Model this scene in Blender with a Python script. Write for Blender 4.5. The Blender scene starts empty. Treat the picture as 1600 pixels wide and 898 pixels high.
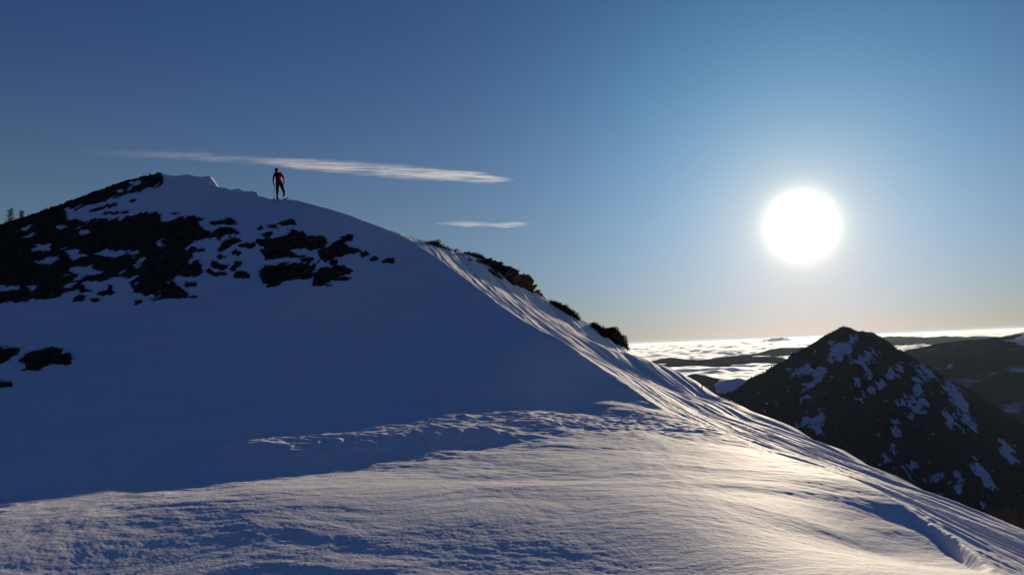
import bpy, bmesh, math, random, time
import numpy as np
from mathutils import Vector, Matrix, Euler
random.seed(7)
RNG = np.random.default_rng(11)
T0 = time.time()
Q = 1.0            # grid quality of the near snow

scene = bpy.context.scene
COL = scene.collection

# ------------------------------------------------------------------ camera
F = 1256.0                       # focal length in photograph pixels (1600 wide)
PITCH = math.radians(4.25)
ROLL = math.radians(2.33)        # horizon climbs to the right
cp, sp = math.cos(PITCH), math.sin(PITCH)
cr, sr = math.cos(ROLL), math.sin(ROLL)
# camera axes in world (camera looks along +Y)
FWD = np.array([0, cp, sp]); UP0 = np.array([0, -sp, cp]); RT0 = np.array([1.0, 0, 0])
RT = RT0 * cr - UP0 * sr
UPV = RT0 * sr + UP0 * cr

def ray(px, py):
    """world direction of a photograph pixel, scaled so that its y is 1"""
    px = np.asarray(px, float); py = np.asarray(py, float)
    u = (px - 800) / F; v = (449 - py) / F
    d = FWD + u[..., None] * RT + v[..., None] * UPV
    return d / d[..., 1:2]

def pt(px, py, d):
    return ray(px, py) * d

def project(P):
    P = np.asarray(P, float)
    w = P @ FWD
    w = np.where(np.abs(w) < 1e-6, 1e-6, w)
    return 800 + F * (P @ RT) / w, 449 - F * (P @ UPV) / w

SUNV = ray(1252, 352); SUNV = SUNV / np.linalg.norm(SUNV)
SUN_EL = math.asin(SUNV[2]); SUN_AZ = math.atan2(SUNV[0], SUNV[1])

# ------------------------------------------------------------------ noise
def _hash(ix, iy, seed):
    h = (ix.astype(np.int64) * 374761393 + iy.astype(np.int64) * 668265263 + seed * 1442695040888963407 % (1 << 61)) & 0x7fffffff
    h = ((h ^ (h >> 13)) * 1274126177) & 0x7fffffff
    h = h ^ (h >> 16)
    return (h & 1023).astype(np.int32)
_A = np.linspace(0, 2 * np.pi, 1024, endpoint=False)
_GX = np.cos(_A).astype(np.float32); _GY = np.sin(_A).astype(np.float32)
def pn(x, y, seed=0):
    x = np.asarray(x, float); y = np.asarray(y, float)
    fx = np.floor(x); fy = np.floor(y)
    ix = fx.astype(np.int64); iy = fy.astype(np.int64)
    x = (x - fx).astype(np.float32); y = (y - fy).astype(np.float32)
    u = x * x * x * (x * (x * 6 - 15) + 10); v = y * y * y * (y * (y * 6 - 15) + 10)
    def g(dx, dy):
        k = _hash(ix + dx, iy + dy, seed)
        return _GX[k] * (x - dx) + _GY[k] * (y - dy)
    a = g(0, 0); b = g(1, 0); c = g(0, 1); d = g(1, 1)
    return (a + (b - a) * u + ((c + (d - c) * u) - (a + (b - a) * u)) * v) * 1.5
def fbm(x, y, oct=4, seed=0, gain=.5, lac=2.03):
    s = 0; a = 1.0
    for i in range(oct):
        s = s + a * pn(x, y, seed + i * 17); a *= gain; x = x * lac + 3.1; y = y * lac + 1.7
    return s
def sstep(a, b, x):
    t = np.clip((x - a) / (b - a), 0, 1); return t * t * (3 - 2 * t)

# ------------------------------------------------------------------ thin plate spline surface
class TPS:
    def __init__(s, P, reg=1e-3, sc=20.0):
        P = np.array(P, float); s.sc = sc
        s.X = P[:, :2] / sc; n = len(P)
        K = s.k(s.X[:, None] - s.X[None]) + np.eye(n) * reg
        A = np.zeros((n + 3, n + 3)); A[:n, :n] = K
        A[:n, n] = 1; A[:n, n + 1:] = s.X; A[n:, :n] = A[:n, n:].T
        b = np.zeros(n + 3); b[:n] = P[:, 2]
        s.w = np.linalg.solve(A, b); s.n = n
    @staticmethod
    def k(d):
        r2 = (d ** 2).sum(-1); return 0.5 * r2 * np.log(r2 + 1e-12)
    def __call__(s, x, y):
        shp = np.shape(x); q = np.stack([np.ravel(x), np.ravel(y)], -1) / s.sc
        out = s.w[s.n] + q @ s.w[s.n + 1:]
        for i in range(s.n):
            d0 = q[:, 0] - s.X[i, 0]; d1 = q[:, 1] - s.X[i, 1]
            r2 = d0 * d0 + d1 * d1
            out = out + s.w[i] * 0.5 * r2 * np.log(r2 + 1e-12)
        return out.reshape(shp)

# crest of the snow ridge: pixel column, pixel row, distance ahead
CREST = [(-300, 440, 80), (0, 351, 72), (44, 336, 70), (95, 320, 67.5), (144, 303, 65.5), (188, 288, 63), (233, 276, 61), (265, 275, 59), (300, 275, 56.5), (322, 280, 54.5), (346, 293, 52.5), (380, 300, 49), (430, 312, 44),
         (520, 329, 41), (600, 356, 39), (650, 380, 37.5), (700, 415, 34.5), (760, 462, 30.5), (820, 502, 27.5), (900, 550, 24),
         (980, 600, 21.5), (1050, 645, 19), (1200, 705, 14.3), (1400, 778, 10.0), (1560, 892, 6.9)]
CR = [tuple(pt(*c)) for c in CREST]
NEAR = [(0, 898, 7.08), (0, 830, 8.3), (0, 780, 10.1), (0, 700, 13.5), (0, 600, 20), (0, 480, 33), (-300, 600, 22), (-300, 480, 38),
        (-300, 800, 9), (150, 400, 46), (150, 500, 31),
        (400, 898, 6.78), (400, 800, 8.6), (400, 760, 10.15), (400, 722, 12.4), (400, 650, 15.5), (400, 560, 21), (400, 450, 29), (400, 360, 38),
        (800, 898, 6.58), (800, 800, 8.3), (800, 760, 9.7), (800, 715, 12.1), (800, 640, 17.3), (800, 600, 19.3), (800, 570, 21.3), (820, 540, 23.5),
        (600, 450, 31), (600, 560, 22), (600, 620, 18.5), (600, 680, 14.6), (600, 390, 36.5), (250, 330, 54), (200, 650, 16),
        (1000, 715, 12), (1000, 675, 14.5), (900, 600, 20.8), (900, 570, 22.6), (900, 645, 18.2), (740, 520, 26), (980, 638, 18.3), (1100, 898, 6.3), (1100, 800, 8.1), (1300, 898, 6.1), (1300, 820, 8.15), (1420, 850, 8.55), (1350, 872, 7.9), (1470, 892, 7.5)]
NE = [tuple(pt(*c)) for c in NEAR] + [(0, 0, -2.0), (-3, 0.5, -2.05), (-7, 0, -2.1), (-12, -2, -2.6), (-14, 10, -1.7), (0, -6, -2.1), (3, 1, -2.0), (3, -6, -2.6), (-8, -10, -3.0)]
S1 = TPS(CR + NE)
SKY = [(700, 388, 41), (760, 409, 43), (840, 463, 44), (900, 500, 42), (980, 546, 39), (1100, 608, 31), (1175, 640, 26.5), (1250, 673, 23), (1325, 708, 19.8),
       (1400, 743, 17), (1500, 788, 14.2), (1600, 834, 12)]
FAR = [tuple(pt(*c)) for c in SKY]
def beyond(px, py, d, dd, drop):
    p = pt(px, py, d + dd).copy(); p[2] -= drop; return tuple(p)
BACK = [beyond(px, py, d, 7, 3.2) for px, py, d in SKY] + [beyond(px, py, d, 22, 15) for px, py, d in SKY] \
     + [beyond(px, py, d, 7, 2.5) for px, py, d in CREST[:10]] + [beyond(px, py, d, 25, 15) for px, py, d in CREST[:10]] \
     + [(6, 2, -3.0), (10, -3, -5.5), (14, 8, -6.5), (20, 0, -12)]
MID = []
_cx = [c[0] for c in CREST]
for _px, _py, _d in SKY[1:]:
    _A = pt(_px, np.interp(_px, _cx, [c[1] for c in CREST]), np.interp(_px, _cx, [c[2] for c in CREST])); _B = pt(_px, _py, _d)
    for _t, _s in ((.33, .10), (.66, .10)):
        _m = _A + (_B - _A) * _t; _m[2] -= _s; MID.append(tuple(_m))
S2 = TPS(CR + FAR + MID + BACK)

# the crest in plan as a distance per bearing (the ridge curls round behind the viewer)
_ca = [math.degrees(math.atan2(c[0], c[1])) for c in CR]; _cr = [math.hypot(c[0], c[1]) for c in CR]
_ca = [-180, -120, -70] + _ca + [50, 80, 110, 140, 165, 180]; _cr = [120, 120, 110] + _cr + [4.2, 3.2, 3.2, 6, 30, 120]
_g = np.linspace(-180, 180, 1441)
_lin = np.interp(_g, _ca, np.log(_cr))
_k = np.hanning(13); _k /= _k.sum()
_crest = np.convolve(np.pad(_lin, 6, mode='edge'), _k, 'valid')
def crest_side(x, y):
    """metres beyond the crest, seen from the saddle (negative: near side)"""
    az = np.degrees(np.arctan2(x, y)); r = np.hypot(x, y)
    az = az + .5 * pn(r * .3, az * .2, 77) * (r > 5)
    return r - np.exp(np.interp(az, _g, _crest))

def base_height(x, y):
    a = S1(x, y); b = S2(x, y)
    sd = crest_side(x, y)
    w = .25 + .03 * np.abs(np.degrees(np.arctan2(x, y))).clip(30, 90) - .9
    t = sstep(-w, w, sd)
    z = a + (b - a) * t
    r = np.hypot(x, y - 20)
    rr = np.hypot(x, y); aa = np.abs(np.degrees(np.arctan2(x, y)))
    q = sstep(50, 85, aa) * sstep(4, 14, rr)
    z = z + ((-1.9 - .12 * rr) - z) * q                 # the saddle falls away behind the viewer
    z = z - 0.012 * np.clip(r - 62, 0, None) ** 1.6     # outside the modelled hill the ground keeps falling
    return z, sd

def seg_dist(x, y, a, b):
    dx, dy = b[0] - a[0], b[1] - a[1]; L2 = dx * dx + dy * dy
    t = np.clip(((x - a[0]) * dx + (y - a[1]) * dy) / L2, 0, 1)
    return np.hypot(x - a[0] - t * dx, y - a[1] - t * dy), a[2] + t * (b[2] - a[2])
RIB = [(p[0], p[1] + 1.0, p[2]) for p in (pt(*q) for q in ((425, 697, 12.2), (520, 685, 12.7), (620, 673, 13.3), (730, 661, 14.3), (830, 651, 15.3), (930, 661, 15.6), (1010, 671, 15.6)))]

CORN = pt(334, 284, 53.5)
EDGE = [tuple(pt(*p)) for p in ((-120, 800, 9.5), (0, 782, 10.1), (130, 764, 10.8), (260, 742, 11.5), (400, 720, 12.4))]
TRACK = [tuple(pt(*p)) for p in ((1330, 745, 12.3), (1390, 772, 10.6), (1450, 812, 9.4), (1500, 848, 8.4), (1560, 892, 7.3), (1640, 960, 6.0))]
def height(x, y, detail=True):
    x = np.asarray(x, float); y = np.asarray(y, float)
    z, sd = base_height(x, y)
    if not detail: return z
    flank = sstep(-.2, 1.2, sd)                      # 1 beyond the crest
    d = np.hypot(x, y)
    # wind flutes running down the sunny flank
    ax, ay = 0.27, -0.963
    al = x * ax + y * ay; ac = x * ay - y * ax
    wob = 0.35 * pn(al * .16, ac * .35, 3)
    wob = wob + .10 * pn(al * .7, ac * 1.1, 8)
    ridge = lambda v: .45 - 1.3 * np.abs(v)
    fl = .8 * pn((ac + wob) * 1.2, al * .09, 21) + .8 * ridge(pn((ac + wob) * 2.3, al * .13, 22)) + .75 * ridge(pn((ac + wob) * 5.2, al * .26, 23)) * (.6 + pn(x * .5, y * .3, 26)) + .3 * pn((ac + wob) * 13, al * .6, 24)
    z = z + flank * 0.070 * fl * sstep(4, 12, d) * (1 + .6 * pn(x * .12, y * .12, 25))
    # a low wind-packed rib lit along the edge of the hill's shadow, with trodden and scoured snow on it
    rib = np.full(np.shape(z), 99.0); rz = np.zeros(np.shape(z))
    for p0, p1 in zip(RIB[:-1], RIB[1:]):
        d_, h_ = seg_dist(x, y, p0, p1); rz = np.where(d_ < rib, h_, rz); rib = np.minimum(rib, d_)
    rm = np.exp(-(rib / 1.45) ** 4) * np.interp(x, [-5, -1.5, .5, 3], [1, .95, .7, .1]) * (1 + .12 * pn(x * .6, y * .4, 46))
    z = z + (np.maximum(rz, z - .1) - z) * rm
    sc_ = np.exp(-(rib / 2.0) ** 2)
    c1 = pn(x * .9 + 4, y * 1.1, 41) ; c2 = np.abs(pn(x * 2.1 + .6 * c1, y * 3.2, 42)); c3 = pn(x * 5.5, y * 8, 43)
    z = z + sc_ * (.050 * c1 - .045 * c2 + .016 * c3)
    sh = np.full(np.shape(z), 99.0)
    for p0, p1 in zip(EDGE[:-1], EDGE[1:]): sh = np.minimum(sh, seg_dist(x, y, p0, p1)[0])
    sh = np.exp(-(sh / 1.0) ** 2) * (.5 + pn(x * .5, y * .5, 44)).clip(0, 1)
    z = z + sh * (.035 * pn(x * 1.3, y * 1.5, 54) - .05 * np.abs(pn(x * 2.6, y * 3.2, 55)) + .012 * pn(x * 6, y * 8, 56))
    # broken cornice beside the summit
    cx, cy = CORN[0], CORN[1]
    z = z + .46 * (1 - sstep(-.55, .40, x - cx + .15 * pn(y * 3, x * 3, 45))) * sstep(-5, -.8, x - cx) * np.exp(-((y - cy) / 1.3) ** 2)
    # old ski track along the crest
    tr = np.full(np.shape(z), 99.0)
    for p0, p1 in zip(TRACK[:-1], TRACK[1:]): tr = np.minimum(tr, seg_dist(x, y, p0, p1)[0])
    z = z + np.exp(-(tr / .19) ** 2) * (.012 * pn(x * 5, y * 5, 48) + .006 * pn(x * 12, y * 12, 49) - .012)
    # gentle drifts and sastrugi on the near snow
    near = 1 - flank
    wx = x + .5 * pn(x * .5, y * .5, 5); wy = y + .5 * pn(x * .5 + 9, y * .5, 6)
    und = 0.045 * pn(wx * .22, wy * .45, 31) + .020 * pn(wx * .6, wy * 1.2, 32) + .007 * pn(wx * 1.6, wy * 2.6, 33)
    rough = (.0022 + .0026 * sstep(6.5, 12, d)) * pn(wx * 4, wy * 6, 34) + .0017 * pn(wx * 9, wy * 13, 35) + .0007 * pn(wx * 19, wy * 27, 37)
    fade = 1 - .3 * sstep(18, 40, d)
    pm = sstep(-.15, .45, pn(x * .22 + 5, y * .3, 39))                   # patches of harder, wind-carved snow
    z = z + near * pm * (.020 * pn(wx * .8 + .3 * wy, wy * 1.9, 50) + .010 * (.4 - np.abs(pn(wx * 1.5 + .4 * wy, wy * 3.4, 53)))) * (.7 + .5 * sstep(14, 25, d))
    z = z + .10 * sstep(16, 30, d) * near * fbm(x * .16, y * .22, 3, 38)
    z = z + near * und * fade * (.45 + .55 * sstep(7.2, 11, d)) + (rough + .0012 * pn(x * 30, y * 42, 36)) * (1 - sstep(20, 35, d))
    return z

# ------------------------------------------------------------------ helpers
def mesh_from(name, V, Fc, mat=None, smooth=True, parent=None):
    V = np.asarray(V, np.float32); me = bpy.data.meshes.new(name)
    if isinstance(Fc, np.ndarray):
        k = Fc.shape[1]; nf = len(Fc)
        me.vertices.add(len(V)); me.vertices.foreach_set('co', V.ravel())
        me.loops.add(nf * k); me.loops.foreach_set('vertex_index', Fc.astype(np.int32).ravel())
        me.polygons.add(nf); me.polygons.foreach_set('loop_start', np.arange(0, nf * k, k, dtype=np.int32))
        me.update(calc_edges=True)
    else:
        me.from_pydata([tuple(map(float, v)) for v in V], [], [tuple(map(int, f)) for f in Fc]); me.update()
    if smooth: me.polygons.foreach_set('use_smooth', np.ones(len(me.polygons), bool))
    if mat: me.materials.append(mat)
    o = bpy.data.objects.new(name, me); COL.objects.link(o)
    if parent: o.parent = parent
    return o

def grid_faces(nr, nc, keep=None, wrap=False):
    i = np.arange(nr - 1)[:, None] * nc; j = np.arange(nc - 1)[None]
    a = i + j
    f = np.stack([a, a + 1, a + 1 + nc, a + nc], -1).reshape(-1, 4)
    return f

def tag(o, label=None, cat=None, group=None, kind=None):
    if label: o['label'] = label
    if cat: o['category'] = cat
    if group: o['group'] = group
    if kind: o['kind'] = kind
    return o

def new_mat(name):
    m = bpy.data.materials.new(name); m.use_nodes = True
    nt = m.node_tree; b = nt.nodes['Principled BSDF']
    return m, nt, b

# ------------------------------------------------------------------ materials
def snow_material():
    m, nt, b = new_mat('snow')
    N = nt.nodes; L = nt.links
    geo = N.new('ShaderNodeNewGeometry')
    # fine grain
    n1 = N.new('ShaderNodeTexNoise'); n1.inputs['Scale'].default_value = 70; n1.inputs['Detail'].default_value = 4
    n2 = N.new('ShaderNodeTexNoise'); n2.inputs['Scale'].default_value = 9; n2.inputs['Detail'].default_value = 5
    mp = N.new('ShaderNodeMapping'); mp.inputs['Scale'].default_value = (1, 1.8, 1)
    L.new(geo.outputs['Position'], mp.inputs['Vector']); L.new(mp.outputs['Vector'], n2.inputs['Vector']); L.new(geo.outputs['Position'], n1.inputs['Vector'])
    b1 = N.new('ShaderNodeBump'); b1.inputs['Strength'].default_value = .6; b1.inputs['Distance'].default_value = .004
    b2 = N.new('ShaderNodeBump'); b2.inputs['Strength'].default_value = .5; b2.inputs['Distance'].default_value = .012
    L.new(n1.outputs['Fac'], b1.inputs['Height']); L.new(n2.outputs['Fac'], b2.inputs['Height'])
    L.new(b1.outputs['Normal'], b2.inputs['Normal']); L.new(b2.outputs['Normal'], b.inputs['Normal'])
    b.inputs['Base Color'].default_value = (.90, .90, .90, 1)
    b.inputs['Roughness'].default_value = .72
    b.inputs['Specular IOR Level'].default_value = .018
    return m
SNOW = snow_material()

# ------------------------------------------------------------------ near snow
def build_snow():
    na = int(1300 * Q); nr = int(1150 * Q)
    az = np.concatenate([np.linspace(-180, -70, 45)[:-1], np.linspace(-70, -38, 60)[:-1], np.linspace(-38, 38, na)[:-1], np.linspace(38, 70, 60)[:-1], np.linspace(70, 180, 45)])
    az = np.radians(az)
    r = np.concatenate([[0.02], np.linspace(.3, 2.9, 20), np.geomspace(3, 78, nr), np.geomspace(80, 260, 40)])
    R, A = np.meshgrid(r, az, indexing='ij')
    X = R * np.sin(A); Y = R * np.cos(A)
    Z = height(X, Y)
    V = np.stack([X, Y, Z], -1).reshape(-1, 3)
    f = grid_faces(len(r), len(az))[:, ::-1]
    o = mesh_from('snow_slope', V, f, SNOW)
    tag(o, kind='structure')
build_snow()
print('snow', time.time() - T0)

# ------------------------------------------------------------------ far landscape
def tents(x, y, ridges):
    z = np.full(np.shape(x), -1e9)
    for sl_, pts_ in ridges:
        for a, b in zip(pts_[:-1], pts_[1:]):
            d, h = seg_dist(x, y, a, b)
            q = h - sl_ * (np.sqrt(d * d + 100) - 10)
            k = 26.0; m = np.clip(.5 + .5 * (q - z) / k, 0, 1)
            z = z + (q - z) * m + k * m * (1 - m)
    return z
def P3(L): return [tuple(pt(*p)) for p in L]
MOUNT = [(.80, P3([(1317, 512, 3400), (1345, 519, 3400), (1361, 525, 3400), (1393, 541, 3350), (1413, 557, 3320), (1437, 567, 3330), (1457, 580, 3380), (1493, 612, 3500), (1540, 665, 3700), (1640, 770, 4000)])),
         (.80, P3([(1317, 512, 3400), (1290, 525, 3400), (1240, 555, 3400), (1180, 592, 3380), (1130, 619, 3350), (1060, 660, 3300), (940, 745, 3200), (800, 850, 3100)])),
         (.72, P3([(1413, 557, 3320), (1432, 600, 3100), (1462, 665, 2850), (1520, 755, 2550), (1590, 860, 2250)])),
         (.74, P3([(1320, 512, 3400), (1300, 575, 3180), (1280, 660, 2900), (1262, 760, 2600)])),
         (.74, P3([(1361, 525, 3400), (1368, 590, 3150), (1390, 680, 2850), (1415, 790, 2500)])),
         (.74, P3([(1215, 570, 3390), (1180, 650, 3100), (1150, 760, 2800)]))]
def mount_h(x, y):
    z = tents(x, y, MOUNT)
    r = 1 - np.abs(fbm(x / 260, y / 260, 4, 51))
    return z + 22 * (r - .75) + 6 * fbm(x / 60, y / 60, 3, 52)
RANGES = [(.16, P3([(1340, 560, 8600), (1400, 549, 8600), (1450, 541, 8400), (1490, 538, 8200), (1520, 537, 8000), (1560, 528, 7800), (1600, 518, 7600), (1700, 498, 7200), (1900, 470, 6800)])),
          (.22, P3([(1490, 538, 8200), (1500, 566, 6800), (1520, 610, 5600)])),
          (.22, P3([(1600, 518, 7600), (1610, 560, 6300), (1640, 620, 5200)])),
          (.25, P3([(1400, 549, 8600), (1430, 580, 7000), (1450, 620, 6000)]))]
ISLES = [(.10, P3([(1386, 533, 24000), (1420, 530, 24000), (1450, 526, 24300), (1500, 525, 24500), (1538, 524.5, 24800), (1549, 531, 25000)])),
         (.10, P3([(1372, 527.5, 30000), (1390, 524.5, 30000), (1405, 525.5, 30000)])),
         (.12, P3([(1040, 568, 12300), (1075, 564, 12300), (1105, 558, 12400), (1145, 555.5, 12500), (1180, 561, 12500), (1215, 569, 12600)])),
         (.16, P3([(1046, 560.5, 14500), (1049, 558.5, 14500), (1053, 561.5, 14500)])),
         (.10, P3([(1180, 554, 17000), (1200, 550, 17000), (1230, 545, 17200), (1300, 541, 17500)])),
         (.22, P3([(1060, 594, 7600), (1085, 587, 7600), (1108, 589, 7700)])),
         (.30, P3([(1085, 612, 6700), (1118, 597, 6800), (1140, 588, 6900), (1155, 587, 6950), (1180, 596, 7000), (1215, 605, 7000)]))]
def far_h(x, y):
    r = np.hypot(x, y)
    z = np.maximum(-70 - (r - 150) * .5, -880.0)
    a = np.maximum(tents(x, y, RANGES), tents(x, y, ISLES))
    n = fbm(x / 1100, y / 1100, 5, 61)
    a = a + (22 * n - 6) * np.clip(r / 8000, .6, 1.6) * sstep(-880, -500, a)
    k = 60.; m = np.clip(.5 + .5 * (a - z) / k, 0, 1)
    z = z + (a - z) * m + 12 * n * sstep(900, 3000, r)
    mz = mount_h(x, y) - 30
    inside = sstep(1500, 2300, y) * (1 - sstep(4300, 5200, y))
    z = np.where(mz > z, z + (mz - z) * inside, z)
    return z

def land_material(name, forest, snowcol, lo, hi, scale):
    m, nt, b = new_mat(name); N = nt.nodes; L = nt.links
    geo = N.new('ShaderNodeNewGeometry'); at = N.new('ShaderNodeAttribute'); at.attribute_name = 'clear'
    n = N.new('ShaderNodeTexNoise'); n.inputs['Scale'].default_value = scale; n.inputs['Detail'].default_value = 7; n.inputs['Roughness'].default_value = .62
    L.new(geo.outputs['Position'], n.inputs['Vector'])
    ad = N.new('ShaderNodeMath'); ad.operation = 'ADD'; L.new(n.outputs['Fac'], ad.inputs[0]); L.new(at.outputs['Fac'], ad.inputs[1])
    mr = N.new('ShaderNodeMapRange'); mr.interpolation_type = 'SMOOTHSTEP'
    mr.inputs['From Min'].default_value = lo; mr.inputs['From Max'].default_value = hi; L.new(ad.outputs[0], mr.inputs['Value'])
    mx = N.new('ShaderNodeMix'); mx.data_type = 'RGBA'; mx.inputs[6].default_value = forest; mx.inputs[7].default_value = snowcol
    L.new(mr.outputs['Result'], mx.inputs[0]); L.new(mx.outputs[2], b.inputs['Base Color'])
    b.inputs['Roughness'].default_value = 1; b.inputs['Specular IOR Level'].default_value = 0
    return m
def add_attr(o, name, vals):
    a = o.data.attributes.new(name, 'FLOAT', 'POINT'); a.data.foreach_set('value', np.asarray(vals, np.float32).ravel())

GULLY = [[(845,100),(900,110),(940,95),(935,130),(890,170),(850,190),(840,140)], [(690,220),(760,200),(770,225),(720,250),(695,245)],
 [(790,215),(830,220),(800,260),(760,310),(735,335),(740,300)], [(940,190),(960,160),(1000,135),(1035,150),(1000,185),(960,210)],
 [(945,260),(995,215),(1000,230),(955,275)], [(965,325),(990,290),(1060,230),(1120,200),(1110,225),(1060,270),(1000,305)],
 [(720,425),(760,380),(780,395),(820,375),(800,450),(760,440)], [(1160,330),(1215,320),(1210,380),(1160,400)],
 [(1250,240),(1310,260),(1375,330),(1380,380),(1410,460),(1370,450),(1340,380),(1300,320)], [(1085,400),(1100,400),(1100,470),(1070,560),(1050,580),(1080,500)],
 [(1400,545),(1440,590),(1480,660),(1440,670),(1400,600)], [(1505,500),(1540,520),(1570,570),(1540,580)],
 [(1095,350),(1130,320),(1125,350)], [(1180,200),(1240,215),(1230,250),(1190,240)], [(1280,380),(1320,400),(1350,440),(1300,430)],
 [(1140,600),(1170,590),(1150,640)], [(1330,620),(1360,640),(1350,700),(1320,680)], [(1240,640),(1280,620),(1270,660)], [(1165,250),(1200,260),(1190,300),(1160,310)]]
GULLY = [[(960 + X / 2.494, 490 + Y / 2.494) for X, Y in g] for g in GULLY]

def poly_sd(px, py, poly):
    """signed distance to a polygon, positive inside"""
    P = np.asarray(poly, float); n = len(P)
    ins = np.zeros(px.shape, bool); dm = np.full(px.shape, 1e9)
    for i in range(n):
        x0, y0 = P[i]; x1, y1 = P[(i + 1) % n]
        c = (y0 > py) != (y1 > py)
        if y1 != y0:
            ins ^= c & (px < (x1 - x0) * (py - y0) / (y1 - y0) + x0)
        dx, dy = x1 - x0, y1 - y0; L2 = dx * dx + dy * dy + 1e-12
        t = np.clip(((px - x0) * dx + (py - y0) * dy) / L2, 0, 1)
        dm = np.minimum(dm, np.hypot(px - x0 - t * dx, py - y0 - t * dy))
    return np.where(ins, dm, -dm)

def gully_mask(P):
    px, py = project(P)
    s = np.full(px.shape, -1e9)
    for g in GULLY: s = np.maximum(s, poly_sd(px, py, g))
    return s + 8.5 * fbm(P[..., 0] / 22, P[..., 1] / 110, 4, 71, .6) - 1.0

def build_far():
    # broad land out to the clouds
    az = np.radians(np.concatenate([np.linspace(-180, 4, 120)[:-1], np.linspace(4, 36, 520)[:-1], np.linspace(36, 180, 90)]))
    r = np.geomspace(150, 34000, 420)
    R, A = np.meshgrid(r, az, indexing='ij'); X = R * np.sin(A); Y = R * np.cos(A)
    Z = far_h(X, Y)
    o = mesh_from('valley_terrain', np.stack([X, Y, Z], -1).reshape(-1, 3), grid_faces(len(r), len(az))[:, ::-1],
                  land_material('far_forest', (.022, .022, .026, 1), (.62, .66, .72, 1), .60, .70, .0022))
    cl = np.zeros(X.shape)
    # open snowfields on the nearer hill among the clouds and on the right-hand range
    PX, PY = project(np.stack([X, Y, Z], -1))
    for g, v in (([(1118, 600), (1140, 589), (1152, 587), (1172, 596), (1165, 604), (1140, 612), (1120, 612)], .4),
                 ([(1585, 528), (1600, 524), (1640, 530), (1640, 545), (1590, 538)], .25), ([(1440, 546), (1470, 543), (1500, 540), (1480, 545), (1450, 549)], .15),
                 ([(1478, 578), (1485, 565), (1489, 570), (1484, 578)], .15), ([(1560, 515), (1600, 505), (1700, 490), (1700, 505), (1600, 522)], .2)):
        cl = cl + v * sstep(-2, 2, poly_sd(PX, PY, g) + 1.5 * fbm(X / 200, Y / 200, 3, 5))
    add_attr(o, 'clear', cl - .02 + .05 * (R < 9500) * (PX > 1380)); tag(o, kind='structure')
    # the pyramid mountain
    xs = np.arange(-300, 3300, 9.0); ys = np.arange(1900, 4700, 9.0)
    Y, X = np.meshgrid(ys, xs, indexing='ij'); Z = mount_h(X, Y)
    o = mesh_from('mountain', np.stack([X, Y, Z], -1).reshape(-1, 3), grid_faces(len(ys), len(xs)),
                  land_material('mountain_ground', (.065, .047, .036, 1), (.60, .66, .74, 1), .50, .60, .028))
    P = np.stack([X, Y, Z], -1); gm = gully_mask(P); cl = sstep(-10.0, 6.0, gm) * .30 - .12 + .09 * fbm(X / 24, (Y + 2 * Z) / 130, 4, 75)
    add_attr(o, 'clear', cl); tag(o, kind='structure')
    # conifers as one far wood
    n = 70000
    tx = RNG.uniform(0, 2700, n); ty = RNG.uniform(2000, 3900, n)
    tz = mount_h(tx, ty); P = np.stack([tx, ty, tz], -1); px, py = project(P)
    g = gully_mask(P); u = RNG.uniform(0, 1, n)
    ok = (px > 1040) & (px < 1680) & (py < 850) & (u > sstep(-9, 5, g) * .96) & (tz > -900)
    dens = .78 + .7 * fbm(tx / 90, ty / 90, 4, 81); ok &= RNG.uniform(0, 1, n) < dens
    tx, ty, tz = tx[ok], ty[ok], tz[ok]; n = len(tx); print('trees', n)
    h = RNG.uniform(5, 13, n) * (1 - .35 * sstep(-150, 30, tz)); w_ = h * RNG.uniform(.16, .24, n)
    V = []; Fc = []; base = 0; K = 5
    ang = np.linspace(0, 2 * np.pi, K, endpoint=False)
    allV = []; allF = []
    for t0, t1, ws in ((.08, .62, 1.0), (.38, 1.0, .62)):
        ph = RNG.uniform(0, 6.28, n)[:, None]
        rad = (w_ * ws)[:, None] * RNG.uniform(.7, 1.25, (n, K))
        rx = tx[:, None] + rad * np.cos(ang + ph); ry = ty[:, None] + rad * np.sin(ang + ph); rz = (tz + h * t0)[:, None] + h[:, None] * RNG.uniform(-.05, .05, (n, K)) + 0 * rx
        ring = np.stack([rx, ry, rz], -1); tip = np.stack([tx, ty, tz + h * t1], -1)[:, None]
        vv = np.concatenate([ring, tip], 1).reshape(-1, 3)
        i0 = base + np.arange(n)[:, None] * (K + 1)
        f = np.stack([i0 + np.arange(K), i0 + (np.arange(K) + 1) % K, i0 + K + 0 * np.arange(K)], -1).reshape(-1, 3)
        allV.append(vv); allF.append(f); base += len(vv)
    m, nt_, b = new_mat('conifer'); b.inputs['Base Color'].default_value = (.04, .045, .03, 1); b.inputs['Roughness'].default_value = .9; b.inputs['Specular IOR Level'].default_value = .05
    o = mesh_from('forest', np.concatenate(allV), np.concatenate(allF), m, smooth=False)
    tag(o, 'dark conifer wood covering the pyramid shaped mountain across the valley', 'forest', kind='stuff')

    # sea of clouds
    az = np.radians(np.concatenate([np.linspace(-75, 4, 60)[:-1], np.linspace(4, 36, 700)[:-1], np.linspace(36, 80, 40)]))
    r = np.geomspace(6600, 260000, 700)
    R, A = np.meshgrid(r, az, indexing='ij'); X = R * np.sin(A); Y = R * np.cos(A); AD = np.degrees(A)
    st = 6800 + 3600 * sstep(15.5, 18, AD)
    edge = sstep(0, 900, R - st)
    big = fbm(X / 5200 + 3, Y / 3800, 3, 91); n1 = np.abs(fbm(X / 1500, Y / 1100, 4, 92)); n2 = np.abs(fbm(X / 420, Y / 420, 3, 93))
    Z = -415 + 22 * big + 44 * n1 * (1 + np.clip(R / 60000, 0, 1.2)) + 9 * n2 * (1 - sstep(9000, 24000, R))
    Z = -900 + (Z + 900) * edge
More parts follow.
